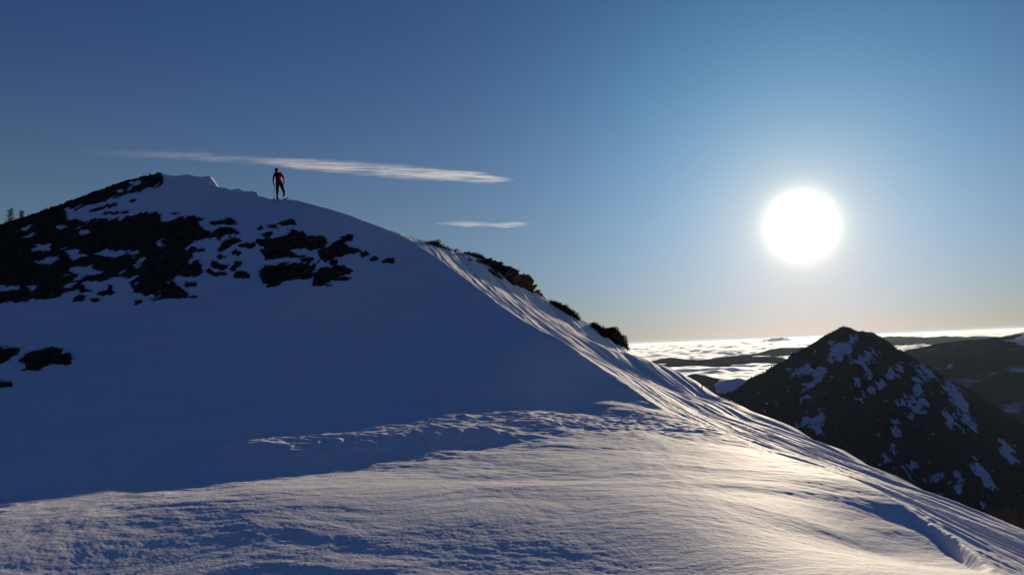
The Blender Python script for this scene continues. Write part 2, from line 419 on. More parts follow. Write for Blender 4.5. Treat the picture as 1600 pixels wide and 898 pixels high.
    # one tall cloud top standing on the horizon
    c = pt(1214, 531, 60000); Z = Z + 330 * np.exp(-((X - c[0]) / 900) ** 2 - ((Y - c[1]) / 2500) ** 2) 
    m, nt_, b = new_mat('cloud_top'); N = nt_.nodes; L = nt_.links
    b.inputs['Base Color'].default_value = (.93, .93, .93, 1); b.inputs['Roughness'].default_value = .7; b.inputs['Specular IOR Level'].default_value = .6; b.inputs['Sheen Weight'].default_value = 1; b.inputs['Sheen Roughness'].default_value = .45
    o = mesh_from('sea_of_clouds', np.stack([X, Y, Z], -1).reshape(-1, 3), grid_faces(len(r), len(az))[:, ::-1], m)
    tag(o, 'bright sea of clouds filling the lowlands to the horizon', 'clouds', kind='stuff')
build_far()
def build_haze():
    X0, X1, Y0, Y1, Z0, Z1 = -270000, 270000, -40000, 270000, -960, 75
    V = [(x, y, z) for z in (Z0, Z1) for y in (Y0, Y1) for x in (X0, X1)]
    f = [(0, 2, 3, 1), (4, 5, 7, 6), (0, 1, 5, 4), (2, 6, 7, 3), (0, 4, 6, 2), (1, 3, 7, 5)]
    m = bpy.data.materials.new('haze'); m.use_nodes = True; N = m.node_tree.nodes; N.remove(N['Principled BSDF'])
    v = N.new('ShaderNodeVolumePrincipled'); v.inputs['Density'].default_value = HAZE; v.inputs['Color'].default_value = (.55, .74, 1, 1); v.inputs['Anisotropy'].default_value = .3
    m.node_tree.links.new(v.outputs[0], N['Material Output'].inputs['Volume'])
    o = mesh_from('haze', V, f, m, smooth=False); tag(o, 'thin pale air haze over the valley', 'haze', kind='stuff')
HAZE = 4.2e-6
if HAZE: build_haze()
print('far', time.time() - T0)

# ------------------------------------------------------------------ finding where a pixel's ray meets the snow
def hits(px, py, d0=3.0, d1=95.0, n=1400, detail=False):
    px = np.atleast_1d(np.asarray(px, float)); py = np.atleast_1d(np.asarray(py, float))
    D = ray(px, py); ds = np.linspace(d0, d1, n)
    P = D[:, None, :] * ds[None, :, None]
    H = height(P[..., 0], P[..., 1], detail)
    below = P[..., 2] < H
    k = below.argmax(1); ok = below.any(1)
    d = np.where(ok, ds[k], np.nan)
    return D * d[:, None], d

def plain(name, col, rough=.9, spec=.1, noise=None):
    m, nt, b = new_mat(name); b.inputs['Roughness'].default_value = rough; b.inputs['Specular IOR Level'].default_value = spec
    b.inputs['Base Color'].default_value = (*col, 1)
    if noise:
        sc_, c2 = noise; N = nt.nodes; L = nt.links
        tc = N.new('ShaderNodeNewGeometry'); n = N.new('ShaderNodeTexNoise'); n.inputs['Scale'].default_value = sc_; n.inputs['Detail'].default_value = 6
        mx = N.new('ShaderNodeMix'); mx.data_type = 'RGBA'; mx.inputs[6].default_value = (*col, 1); mx.inputs[7].default_value = (*c2, 1)
        mr = N.new('ShaderNodeMapRange'); mr.inputs['From Min'].default_value = .4; mr.inputs['From Max'].default_value = .62
        L.new(tc.outputs['Position'], n.inputs['Vector']); L.new(n.outputs['Fac'], mr.inputs['Value']); L.new(mr.outputs['Result'], mx.inputs[0]); L.new(mx.outputs[2], b.inputs['Base Color'])
        bm = N.new('ShaderNodeBump'); bm.inputs['Distance'].default_value = .03; L.new(n.outputs['Fac'], bm.inputs['Height']); L.new(bm.outputs['Normal'], b.inputs['Normal'])
    return m
SCRUB = plain('heath', (.09, .058, .036), noise=(3, (.022, .02, .013)))
ROCK = plain('rock', (.10, .075, .055), noise=(4, (.035, .025, .02)))
BRUSH = plain('dry_twigs', (.075, .035, .02), noise=(8, (.03, .018, .012)))

def blades(P, hmin, hmax, wd, per, lean=.8):
    """narrow leaf blades rising from points P"""
    n = len(P) * per
    B = np.repeat(P, per, 0) + RNG.normal(0, 1, (n, 3)) * np.array([.05, .05, 0])
    a = RNG.uniform(0, 2 * np.pi, n); h = RNG.uniform(hmin, hmax, n); le = RNG.uniform(0, lean, n) * h
    tip = B + np.stack([np.cos(a) * le, np.sin(a) * le, h], -1)
    s = np.stack([-np.sin(a + 1), np.cos(a + 1), np.zeros(n)], -1) * (wd * RNG.uniform(.6, 1.4, n))[:, None]
    V = np.stack([B - s, B + s, tip], 1).reshape(-1, 3)
    return V, np.arange(n * 3).reshape(n, 3)

def scrub_patch(name, polys, holes=(), step=.06, hgt=.20, dens=14, dy=1.5, wob=2.6, shrink=1.2, back=.6, spk=0):
    polys = [np.asarray(p, float) + [0, dy] for p in polys]; holes = [np.asarray(p, float) + [0, dy] for p in holes]
    allp = np.concatenate(polys); Pw, d = hits(allp[:, 0], allp[:, 1], 20, 88, 900)
    Pw = Pw[~np.isnan(d)]
    x0, y0 = Pw[:, :2].min(0) - .6; x1, y1 = Pw[:, :2].max(0) + back
    xs = np.arange(x0, x1, step); ys = np.arange(y0, y1, step)
    Y, X = np.meshgrid(ys, xs, indexing='ij'); H = height(X, Y)
    PX, PY = project(np.stack([X, Y, H], -1))
    def score(PX, PY, X, Y):
        s = np.full(PX.shape, -1e9)
        for p in polys: s = np.maximum(s, poly_sd(PX, PY, p))
        for p in holes: s = np.minimum(s, -poly_sd(PX, PY, p))
        return s + wob * (fbm(X * 1.3, Y * .8, 4, 131, .65) + 1.0 * fbm(X * 5, Y * 3.2, 3, 135, .7)) - shrink - spk * sstep(.45, .8, fbm(X * 1.0 + 7, Y * .6, 4, 138, .6))
    s = score(PX, PY, X, Y)
    pxm = step * 0 + np.hypot(X, Y) / F                         # metres per pixel there
    sm = s * pxm; sm = sm + max(0.0, .13 - float(sm.max()))
    lump = .55 + .5 * fbm(X * 1.7, Y * 1.7, 4, 141, .6)
    Z = H + np.where(sm > -.01, hgt * sstep(-.02, .30, sm) * lump * (.7 + .6 * fbm(X * 5, Y * 5, 2, 151)) + .008, -.10)
    keep = (sm > -.05)
    f = grid_faces(len(ys), len(xs)); kf = keep.ravel()[f].all(1); f = f[kf]
    if not len(f): return None
    used = np.unique(f); mp = -np.ones(X.size, int); mp[used] = np.arange(len(used))
    V = np.stack([X, Y, Z], -1).reshape(-1, 3)[used]; f = mp[f]
    inn = np.flatnonzero((sm.ravel() > .03)); n = int(min(len(inn), dens * len(inn) * step * step)) + 3
    T = []
    if len(inn):
        q = inn[RNG.integers(0, len(inn), n)]
        T = np.stack([X, Y, Z - .03], -1).reshape(-1, 3)[q] + RNG.uniform(-step, step, (n, 3)) * [1, 1, 0]
    bv, bf = blades(T, .05, .17, .016, 7)
    q = np.concatenate([f[:, [0, 1, 2]], f[:, [0, 2, 3]]])
    return mesh_from(name, np.concatenate([V, bv]), np.concatenate([q, bf + len(V)]), SCRUB, smooth=False)

C1 = lambda L: [(x / 3.74, 240 + y / 3.74) for x, y in L]
C2 = lambda L: [(240 + x / 3.743, 240 + y / 3.743) for x, y in L]
C8 = lambda L: [(x / 2.148, 480 + y / 2.148) for x, y in L]
def build_scrub():
    main = [C1([(-420,560),(-300,450),(-100,370),(0,330),(150,295),(250,262),(350,235),(450,205),(540,172),(600,150),(700,115),(800,85),(870,74),(948,76),(956,112),(962,150),(968,180),(930,195),(845,200),
                (835,225),(760,240),(700,250),(640,268),(590,290),(530,295),(470,320),(440,335),(380,315),(400,350),(410,372),(500,385),(590,372),(640,370),(700,358),(780,350),(830,335),(900,330),(950,345),(985,365),(960,387),(1050,370),(1120,355),(1170,365),(1197,380)])
            + C2([(320,380),(290,395),(265,395),(300,430),(340,455),(380,425),(430,420),(470,430),(520,450),(525,465),(470,480),(430,500),(385,505),(350,490),(320,500),(240,515),(235,530),(300,555),(305,570),(240,580),(245,590),(275,610),(285,650),(300,690),(305,715),(250,720),(140,720),(115,730),(125,745),(170,770),(200,800),(210,820),(250,822),(262,835),(200,842),(120,850),(60,855),(0,853)])
            + C1([(890,852),(890,825),(840,830),(820,815),(760,820),(740,805),(770,790),(750,760),(760,735),(800,715),(680,735),(600,742),(490,752),(500,770),(545,802),(520,808),(430,828),(330,845),(250,850),(130,865),(0,880),(-420,905)])]
    holes = [C1(h) for h in ([(385,565),(455,560),(450,580),(505,590),(425,618),(415,590)], [(550,578),(620,560),(660,572),(710,560),(725,575),(800,562),(815,575),(760,590),(740,572),(700,590),(620,597)],
             [(405,680),(450,655),(530,660),(540,680),(595,685),(590,700),(520,700),(440,732),(470,690)], [(215,630),(290,605),(335,610),(300,640),(230,640)], [(205,535),(235,532),(300,555),(280,562),(215,550)],
             [(155,480),(180,468),(210,472),(165,490)], [(0,773),(110,768),(100,787),(0,790)], [(165,773),(205,765),(190,787)], [(328,422),(370,415),(350,430)], [(390,770),(435,758),(415,778)], [(470,456),(520,456),(500,468)],
             [(130,436),(185,416),(150,442)], [(785,648),(820,652),(795,662)], [(915,522),(940,520),(930,535)], [(760,165),(810,155),(815,165),(770,178)], [(690,212),(725,210),(720,220)], [(-200,600),(-120,590),(-140,610)], [(-300,760),(-200,750),(-150,770),(-250,780)])]
    o = scrub_patch('heath_scrub', main, holes, step=.085, hgt=.24, dens=9, back=3.5, spk=14)
    tag(o, 'dark heath and stones covering the left flank of the summit', 'heath', kind='stuff')
    # separate tufts and cushions
    G = 'dark scrub patches poking through the shaded snow'
    PATCH = [
     (C1([(510,328),(600,297),(690,280),(680,300),(600,320),(530,340)]), 'long thin scrub strip between the summit heath band and the big dark mass'),
     (C1([(600,350),(640,332),(700,335),(755,325),(750,345),(660,357)]), 'thin scrub strip just below and right of the long upper strip'),
     (C1([(990,345),(1020,338),(1058,343),(1030,355)]), 'sliver of scrub right above the top edge of the big dark mass'),
     (C1([(752,270),(775,264),(795,270),(770,276)]), 'tiny lone scrub tuft in the snow below the summit heath band'),
     (C2([(325,400),(345,392),(400,392),(435,376),(460,378),(495,400),(470,412),(400,412),(350,415)]), 'flat scrub cushion nearest the upper right corner of the big dark mass'),
     (C2([(608,432),(625,420),(637,432),(615,438)]), 'smallest tuft at the left end of the row above the right-hand scrub group'),
     (C2([(658,422),(680,406),(710,406),(732,430),(690,434)]), 'middle cushion in the row of three above the right-hand scrub group'),
     (C2([(718,407),(760,388),(810,383),(837,400),(835,417),(800,412),(750,420)]), 'largest and rightmost cushion in the row above the right-hand scrub group'),
     (C2([(643,467),(685,460),(650,473)]), 'faint thin tuft between the row of cushions and the right-hand group'),
     (C2([(590,512),(620,493),(650,498),(700,488),(750,478),(800,453),(780,438),(820,436),(870,458),(910,475),(980,470),(1022,490),(1015,532),(970,552),(920,567),(880,547),(830,552),(800,562),(840,587),(900,592),(870,602),(790,602),(740,602),(650,614),(638,580),(625,560),(650,540),(620,530)]), 'broad ragged scrub patch forming the top of the right-hand group'),
     (C2([(953,560),(1020,543),(1050,513),(1095,498),(1105,478),(1140,466),(1172,466),(1167,507),(1120,517),(1150,540),(1200,550),(1217,572),(1150,587),(1080,600),(1040,602),(1042,617),(1000,632),(973,602)]), 'peaked scrub patch at the right end of the right-hand group'),
     (C2([(1208,577),(1240,563),(1277,590),(1215,597)]), 'low cushion touching the tail of the peaked scrub patch'),
     (C2([(1268,612),(1290,596),(1314,608),(1285,620)]), 'small tuft between the low cushion and the lone rightmost cushion'),
     (C2([(1328,627),(1370,603),(1407,610),(1402,632),(1345,639)]), 'lone cushion furthest to the right on the shaded slope'),
     (C2([(618,682),(650,648),(720,643),(760,626),(800,628),(780,640),(850,633),(920,638),(980,618),(952,660),(930,692),(940,720),(880,732),(760,742),(735,757),(640,754),(623,720)]), 'wide scrub patch at the lower left of the right-hand group'),
     (C2([(928,702),(970,663),(1060,653),(1120,653),(1167,685),(1120,702),(1060,717),(1142,718),(1147,732),(1050,742),(1010,757),(1047,767),(933,767)]), 'scrub patch at the lowest right corner of the right-hand group'),
     (C2([(653,767),(700,748),(732,760),(715,777),(665,777)]), 'small tuft just under the wide lower scrub patch'),
     (C2([(463,702),(500,683),(545,686),(567,705),(562,724),(520,730),(480,720)]), 'round cushion alone in the snow left of the wide lower patch'),
     (C2([(303,682),(325,670),(360,685),(410,683),(432,700),(400,712),(350,714)]), 'flat cushion beside the lower right edge of the big dark mass'),
     (C2([(363,602),(385,573),(400,588),(430,600),(400,614)]), 'pointed little cushion midway down the right edge of the big mass'),
     (C2([(368,562),(400,530),(410,508),(468,488),(502,486),(517,505),(470,522),(450,537),(420,557),(393,567)]), 'slanting scrub patch reaching up to the right from the big mass'),
     (C2([(453,575),(480,564),(510,572),(490,584)]), 'small flat tuft below the end of the slanting patch'),
     (C2([(473,642),(490,623),(512,630),(500,647),(480,652)]), 'small round tuft above the round lone cushion'),
     (C2([(503,530),(550,520),(592,525),(575,542),(530,540)]), 'thin tuft between the slanting patch and the broad ragged patch'),
     (C2([(328,642),(345,623),(380,628),(385,645),(432,648),(437,667),(400,677),(363,672)]), 'uneven double cushion close to the right edge of the big mass'),
     (C2([(163,777),(190,748),(247,753),(242,772),(190,777)]), 'cushion perched above the lowest right tip of the big mass'),
     (C2([(853,615),(900,603),(947,608),(920,627),(870,627)]), 'slim tuft between the upper and lower halves of the right-hand group'),
     (C2([(1028,635),(1065,628),(1052,644)]), 'speck of scrub right of the gap in the right-hand group'),
     (C2([(450,662),(470,656),(476,668),(458,672)]), 'speck of scrub left below the small round tuft'),
     (C1([(425,862),(430,842),(460,818),(502,828),(492,858)]), 'tuft at the lower rim of the left heath near its snowy bay'),
     (C1([(560,822),(570,800),(622,790),(632,765),(662,762),(662,817)]), 'upright tuft standing in the snowy bay of the left heath'),
     (C1([(528,848),(550,842),(576,848),(550,856)]), 'thin speck in the snow below the snowy bay'),
     (C1([(785,862),(805,854),(822,860),(800,868)]), 'thin speck under the lowest tip of the big dark mass'),
     (C8([(-40,140),(0,133),(65,133),(62,150),(10,182),(0,187),(-50,180)]), 'scrub patch cut by the left edge low on the slope'),
     (C8([(60,175),(110,143),(180,133),(212,138),(207,150),(237,155),(242,187),(200,192),(170,182),(130,207),(68,210),(90,190)]), 'ragged scrub patch alone low on the shaded slope at far left'),
     (C8([(-30,252),(0,248),(35,248),(40,260),(0,270),(-30,268)]), 'lowest small scrub tuft at the left edge of the slope'),
    ]
    for poly, lab in PATCH:
        o = scrub_patch('scrub_patch', [poly], step=.04, hgt=.17, dens=30, wob=1.9, shrink=.1)
        if o: tag(o, lab, 'scrub patch', G)
        else: print('lost', lab)
build_scrub()
print('scrub', time.time() - T0)

# ------------------------------------------------------------------ rocks and bushes standing on the right-hand skyline
def lump(name, top, bot, mat, depth=1.2, nz=.12, tufts=0, tuft_h=(.1, .3), cols=70, rows=16, seed=1, wob=1.0, dfix=None, smooth=False):
    """a solid standing on the snow: its front foot where the lower outline meets the snow, its crown behind and above it"""
    top = np.asarray(top, float); bot = np.asarray(bot, float)
    x0, x1 = max(top[0, 0], bot[0, 0]), min(top[-1, 0], bot[-1, 0])
    px = np.linspace(x0, x1, cols)
    yt = np.interp(px, top[:, 0], top[:, 1]); yb = np.interp(px, bot[:, 0], bot[:, 1])
    yt = np.minimum(yt + wob * fbm(px / 5, px * 0 + seed, 3, seed), yb - .2)
    if dfix is None:
        Pb, db = hits(px, yb, 8, 60, 900)
        good = ~np.isnan(db); db = np.interp(px, px[good], db[good]); k = np.hanning(9); k /= k.sum()
        db = np.convolve(np.pad(db, 4, mode='edge'), k, 'valid')
    else: db = np.full(cols, float(dfix))
    A = ray(px, yb) * db[:, None]; A[:, 2] = np.minimum(A[:, 2], height(A[:, 0], A[:, 1])) - .1
    hw = np.clip(yb - yt, .5, None) / 12.0
    dt = db + depth * np.minimum(1, hw)
    Tp = ray(px, yt) * dt[:, None]
    Bk = A.copy(); Bk[:, 1] += 0
    back = ray(px, yb) * (db + 2 * depth)[:, None]; back[:, 2] = np.minimum(height(back[:, 0], back[:, 1]), A[:, 2]) - .5
    rows_ = []
    for t in np.linspace(0, 1, rows):
        if t < .6:
            u = t / .6; c = u ** .75
            p = A + (Tp - A) * np.stack([np.full(cols, u), np.full(cols, u ** 1.3), np.full(cols, c)], -1)
        else:
            u = (t - .6) / .4; p = Tp + (back - Tp) * np.stack([np.full(cols, u), np.full(cols, u ** .8), np.full(cols, u ** 1.6)], -1)
        n = fbm(p[:, 0] * 2.2 + seed, p[:, 1] * 1.1 + p[:, 2] * 2.5, 4, seed, .6)
        e = min(1, t * 4) * min(1, abs(t - .6) * 5 + .25)
        p = p + np.stack([n * nz * .6 * e, n * nz * e * 1.5, n * nz * .5 * e], -1)
        rows_.append(p)
    V = np.concatenate(rows_); f = grid_faces(rows, cols); f = np.concatenate([f[:, [0, 1, 2]], f[:, [0, 2, 3]]])
    if tufts:
        q = RNG.integers(0, cols * int(rows * .72), tufts); bv, bf = blades(V[q] + RNG.normal(0, .03, (tufts, 3)), *tuft_h, .014, 6)
        f = np.concatenate([f, bf + len(V)]); V = np.concatenate([V, bv])
    return mesh_from(name, V, f, mat, smooth=smooth)
R2 = lambda L: [(720 + x / 9.98, 380 + y / 9.98) for x, y in L]
R3 = lambda L: [(850 + x / 8.98, 460 + y / 8.98) for x, y in L]
R7 = lambda L: [(660 + x / 8, 330 + y / 8) for x, y in L]
def build_ridge():
    g = 'rocks and bushes along the right-hand ridge'
    o = lump('rock_outcrop', R2([(215,285),(260,258),(330,262),(400,240),(470,228),(500,260),(600,290),(680,300),(710,330),(800,380),(870,410),(890,460),(950,470),(1040,490),(1100,530),(1160,610),(1165,690),(1220,740),(1255,835)]),
             R2([(215,292),(300,320),(420,350),(480,400),(560,470),(640,520),(690,570),(720,600),(830,680),(900,690),(1050,750),(1150,800),(1255,838)]), ROCK, 1.4, .42, 70, (.03, .08), 150, 30, 5, 1.6)
    tag(o, 'long dark crag with a rounded rocky nose on the right ridge skyline', 'rock', g)
    o = lump('scrub_strip', R2([(60,152),(100,143),(160,143),(180,158),(290,168),(380,228)]), R2([(60,160),(90,172),(180,207),(300,228),(380,236)]), SCRUB, .5, .06, 160, (.04, .12), 50, 10, 6)
    tag(o, 'low scrub strip on the skyline just left above the long crag', 'scrub', g)
    o = lump('scrub_strip', R2([(430,412),(480,428),(560,468),(640,520),(652,560)]), R2([(430,418),(490,478),(560,532),(640,580),(652,588)]), SCRUB, .4, .05, 120, (.03, .08), 40, 8, 7)
    tag(o, 'thin scrub strip in the snow at the foot of the long crag', 'scrub', g)
    o = lump('scrub_strip', R2([(100,252),(130,246),(180,268)]), R2([(100,258),(140,272),(180,276)]), SCRUB, .2, .02, 30, (.03, .07), 16, 6, 8)
    tag(o, 'tiny scrub fleck in the snow left of the long crag', 'scrub', g)
    o = lump('rock_outcrop', R7([(30,393),(100,378),(160,374),(200,376),(250,420),(350,485)]), R7([(30,400),(90,424),(180,452),(270,468),(350,490)]), ROCK, .6, .1, 140, (.03, .12), 50, 12, 9)
    tag(o, 'small brown rock hump highest on the right ridge', 'rock', g)
    o = lump('scrub_strip', R7([(398,490),(430,478),(462,498)]), R7([(398,496),(420,508),(462,506)]), SCRUB, .2, .03, 30, (.03, .08), 16, 6, 10)
    tag(o, 'tiny bush on the skyline between the brown hump and the crag', 'bush', g)
    # twiggy bush
    e = bpy.data.objects.new('dry_bush', None); COL.objects.link(e)
    P, d = hits([885], [492], 8, 60); P = P[0]; e.location = P
    tag(e, 'twiggy dry bush with bare stems sticking up on the ridge', 'bush', g)
    o = lump('foliage', R3([(95,95),(130,105),(200,128),(260,155),(290,165),(340,202),(400,222),(460,288),(495,350)]), R3([(95,118),(150,165),(230,214),(300,254),(370,298),(420,314),(495,358)]), BRUSH, .5, .08, 420, (.03, .12), 60, 10, 11)
    o.parent = e; o.location = -P
    tw = []
    for i in range(46):
        bx = RNG.uniform(0, 1) ** 1.3; px = 861 + 34 * bx; py = 474 + 17 * bx; b0 = pt(px, py, d[0] + .3 + RNG.uniform(-.2, .2)); L_ = RNG.uniform(.08, .30) * (1 - .5 * bx)
        tw.append((b0, b0 + np.array([RNG.uniform(-.12, .1), RNG.uniform(-.1, .1), L_])))
    bm = bmesh.new(); bm.from_mesh(o.data)
    for a, b in tw:
        ring = [bm.verts.new(a + np.array([math.cos(q * 2.1), math.sin(q * 2.1), 0]) * .008) for q in range(3)]; tp_ = bm.verts.new(b)
        for q in range(3): bm.faces.new((ring[q], ring[(q + 1) % 3], tp_))
    bm.to_mesh(o.data); bm.free()
    # dense bush lower down
    o = lump('evergreen_bush', R3([(665,425),(710,407),(760,438),(790,470),(850,463),(870,498),(950,472),(1000,478),(1040,520),(1080,560),(1130,610),(1160,680),(1180,765)]),
             R3([(665,440),(700,474),(760,500),(800,570),(830,600),(900,622),(1000,692),(1100,742),(1180,775)]), plain('evergreen', (.022, .026, .014), noise=(9, (.012, .012, .01))), .7, .15, 800, (.03, .10), 80, 16, 12, 1.6)
    tag(o, 'dense dark evergreen bush lowest on the skyline of the right ridge', 'bush', g)
    # wooden peg in the flank
    P, d = hits([1097], [608.5], 8, 60, detail=True); P = P[0]; h = .24
    V = []
    for k, (z, r) in enumerate(((-.1, .022), (h * .6, .02), (h, .008))):
        for q in range(6): V.append((P[0] + r * math.cos(q), P[1] + r * math.sin(q), P[2] + z))
    f = [(a * 6 + q, a * 6 + (q + 1) % 6, a * 6 + 6 + (q + 1) % 6, a * 6 + 6 + q) for a in range(2) for q in range(6)] + [tuple(range(12, 18))]
    o = mesh_from('wooden_peg', V, f, plain('peg_wood', (.05, .03, .02)), smooth=False)
    tag(o, 'short dark peg sticking out of the fluted sunlit snow', 'peg')
    # reddish brush at the lower right
    for (px, py, dd, w_, h_, lab) in ((1588, 808, 16.5, .6, .22, 'reddish brown brush behind the snow edge at the lower right'), (1548, 800, 17.5, .35, .2, 'small brown twigs poking over the snow edge left of the brush')):
        b0 = pt(px, py, dd); gz = float(height(b0[0], b0[1])); hh = b0[2] - gz
        n = 420 if w_ > .5 else 90
        Pb = np.stack([b0[0] + RNG.normal(0, w_ * .4, n), b0[1] + RNG.normal(0, .5, n), np.zeros(n)], -1); Pb[:, 2] = height(Pb[:, 0], Pb[:, 1])
        a = RNG.uniform(0, 6.28, n); L_ = (hh + h_) * RNG.uniform(.45, 1.0, n) * np.exp(-((Pb[:, 0] - b0[0]) / (w_ * .9)) ** 2)
        V = []; f = []
        for i in range(n):
            root = np.array([b0[0], b0[1], gz - .1]); tipp = Pb[i] + [RNG.normal(0, .12), RNG.normal(0, .12), L_[i]]
            mid = root + (tipp - root) * .55 + RNG.normal(0, .05, 3)
            k = len(V)
            for c, r in ((root, .007), (mid, .005), (tipp, .001)):
                for q in range(3): V.append(c + np.array([math.cos(q * 2.1), math.sin(q * 2.1), 0]) * r)
            for s_ in range(2):
                for q in range(3): f.append((k + s_ * 3 + q, k + s_ * 3 + (q + 1) % 3, k + s_ * 3 + 3 + (q + 1) % 3)); f.append((k + s_ * 3 + q, k + s_ * 3 + 3 + (q + 1) % 3, k + s_ * 3 + 3 + q))
        o = mesh_from('brush', V, np.array(f), BRUSH, smooth=False); tag(o, lab, 'brush')
build_ridge()

# two young conifers behind the left skyline
def young_conifer(px, top, d, lab, wpx):
    T_ = pt(px, top, d); gz = float(height(T_[0], T_[1])); H_ = T_[2] - gz + .05
    e = bpy.data.objects.new('pine_tree', None); COL.objects.link(e); e.location = (T_[0], T_[1], gz)
    tag(e, lab, 'tree', 'young conifers behind the left shoulder')
    V = []
    for z, r in ((-.2, .07), (H_ * .5, .045), (H_ * .97, .01)):
        for q in range(8): V.append((r * math.cos(q * .785), r * math.sin(q * .785), z))
    f = [(a * 8 + q, a * 8 + (q + 1) % 8, a * 8 + 8 + (q + 1) % 8, a * 8 + 8 + q) for a in range(2) for q in range(8)]
    mesh_from('trunk', V, f, plain('bark', (.05, .035, .025)), parent=e)
    W = wpx * d / F * .8; V = []; F_ = []
    for i in range(230):
        t = RNG.uniform(.12, 1); a = RNG.uniform(0, 6.28); L_ = W * (1.12 - t) * RNG.uniform(.5, 1.25) + .04
        z = H_ * t; c = np.array([0, 0, z]); dr = np.array([math.cos(a), math.sin(a), RNG.uniform(.0, .45)])
        for k in range(12):
            s_ = (k + .5) / 12; p = c + dr * L_ * s_; n = len(V); wv = RNG.normal(0, 1, 3); wv /= np.linalg.norm(wv)
            l = .07 + .06 * (1 - s_); V += [p - wv * .012, p + wv * .012, p + RNG.normal(0, 1, 3) * l + dr * l]; F_.append((n, n + 1, n + 2))
    mesh_from('crown', V, np.array(F_), plain('needles', (.025, .03, .015)), smooth=False, parent=e)
young_conifer(16.5, 327, 77, 'taller of two small conifers peeking over the left shoulder', 20)
young_conifer(34, 331, 77, 'shorter of two small conifers peeking over the left shoulder', 11)
print('ridge', time.time() - T0)

# ------------------------------------------------------------------ the ski tourer
def skin_mesh(name, verts, edges, radii, root, mats, parent, sub=2):
    me = bpy.data.meshes.new(name + '_rig'); me.from_pydata([tuple(v) for v in verts], edges, []); o = bpy.data.objects.new(name + '_rig', me); COL.objects.link(o)
    md = o.modifiers.new('skin', 'SKIN'); md.use_smooth_shade = True
    for i, r in enumerate(radii):
        sv = me.skin_vertices[0].data[i]; sv.radius = (r, r) if np.isscalar(r) else r; sv.use_root = (i == root)
    sb = o.modifiers.new('sub', 'SUBSURF'); sb.levels = sub; sb.render_levels = sub
    dg = bpy.context.evaluated_depsgraph_get(); ev = o.evaluated_get(dg); nm = bpy.data.meshes.new_from_object(ev)
    bpy.data.objects.remove(o); bpy.data.meshes.remove(me)
    bm_ = bmesh.new(); bm_.from_mesh(nm); bmesh.ops.delete(bm_, geom=[v for v in bm_.verts if not v.link_faces], context='VERTS'); bm_.to_mesh(nm); bm_.free()
    nm.name = name; nm.materials.clear()
    for m in mats: nm.materials.append(m)
    nm.polygons.foreach_set('use_smooth', np.ones(len(nm.polygons), bool))
    r_ = bpy.data.objects.new(name, nm); COL.objects.link(r_)
    if parent: r_.parent = parent
    return r_
def tube(path, rad, seg=8):
    V = []; F_ = []
    for i, (p, r) in enumerate(zip(path, rad)):
        p = Vector(p); a = Vector(path[min(i + 1, len(path) - 1)]) - Vector(path[max(i - 1, 0)]); a.normalize()
        u = a.cross(Vector((0, 0, 1)) if abs(a.z) < .9 else Vector((1, 0, 0))).normalized(); v = a.cross(u)
        for q in range(seg): V.append(p + (u * math.cos(q / seg * 6.2832) + v * math.sin(q / seg * 6.2832)) * r)
    for i in range(len(path) - 1):
        for q in range(seg): F_.append((i * seg + q, i * seg + (q + 1) % seg, (i + 1) * seg + (q + 1) % seg, (i + 1) * seg + q))
    F_.append(tuple(range(seg))[::-1]); F_.append(tuple(range((len(path) - 1) * seg, len(path) * seg)))
    return V, F_
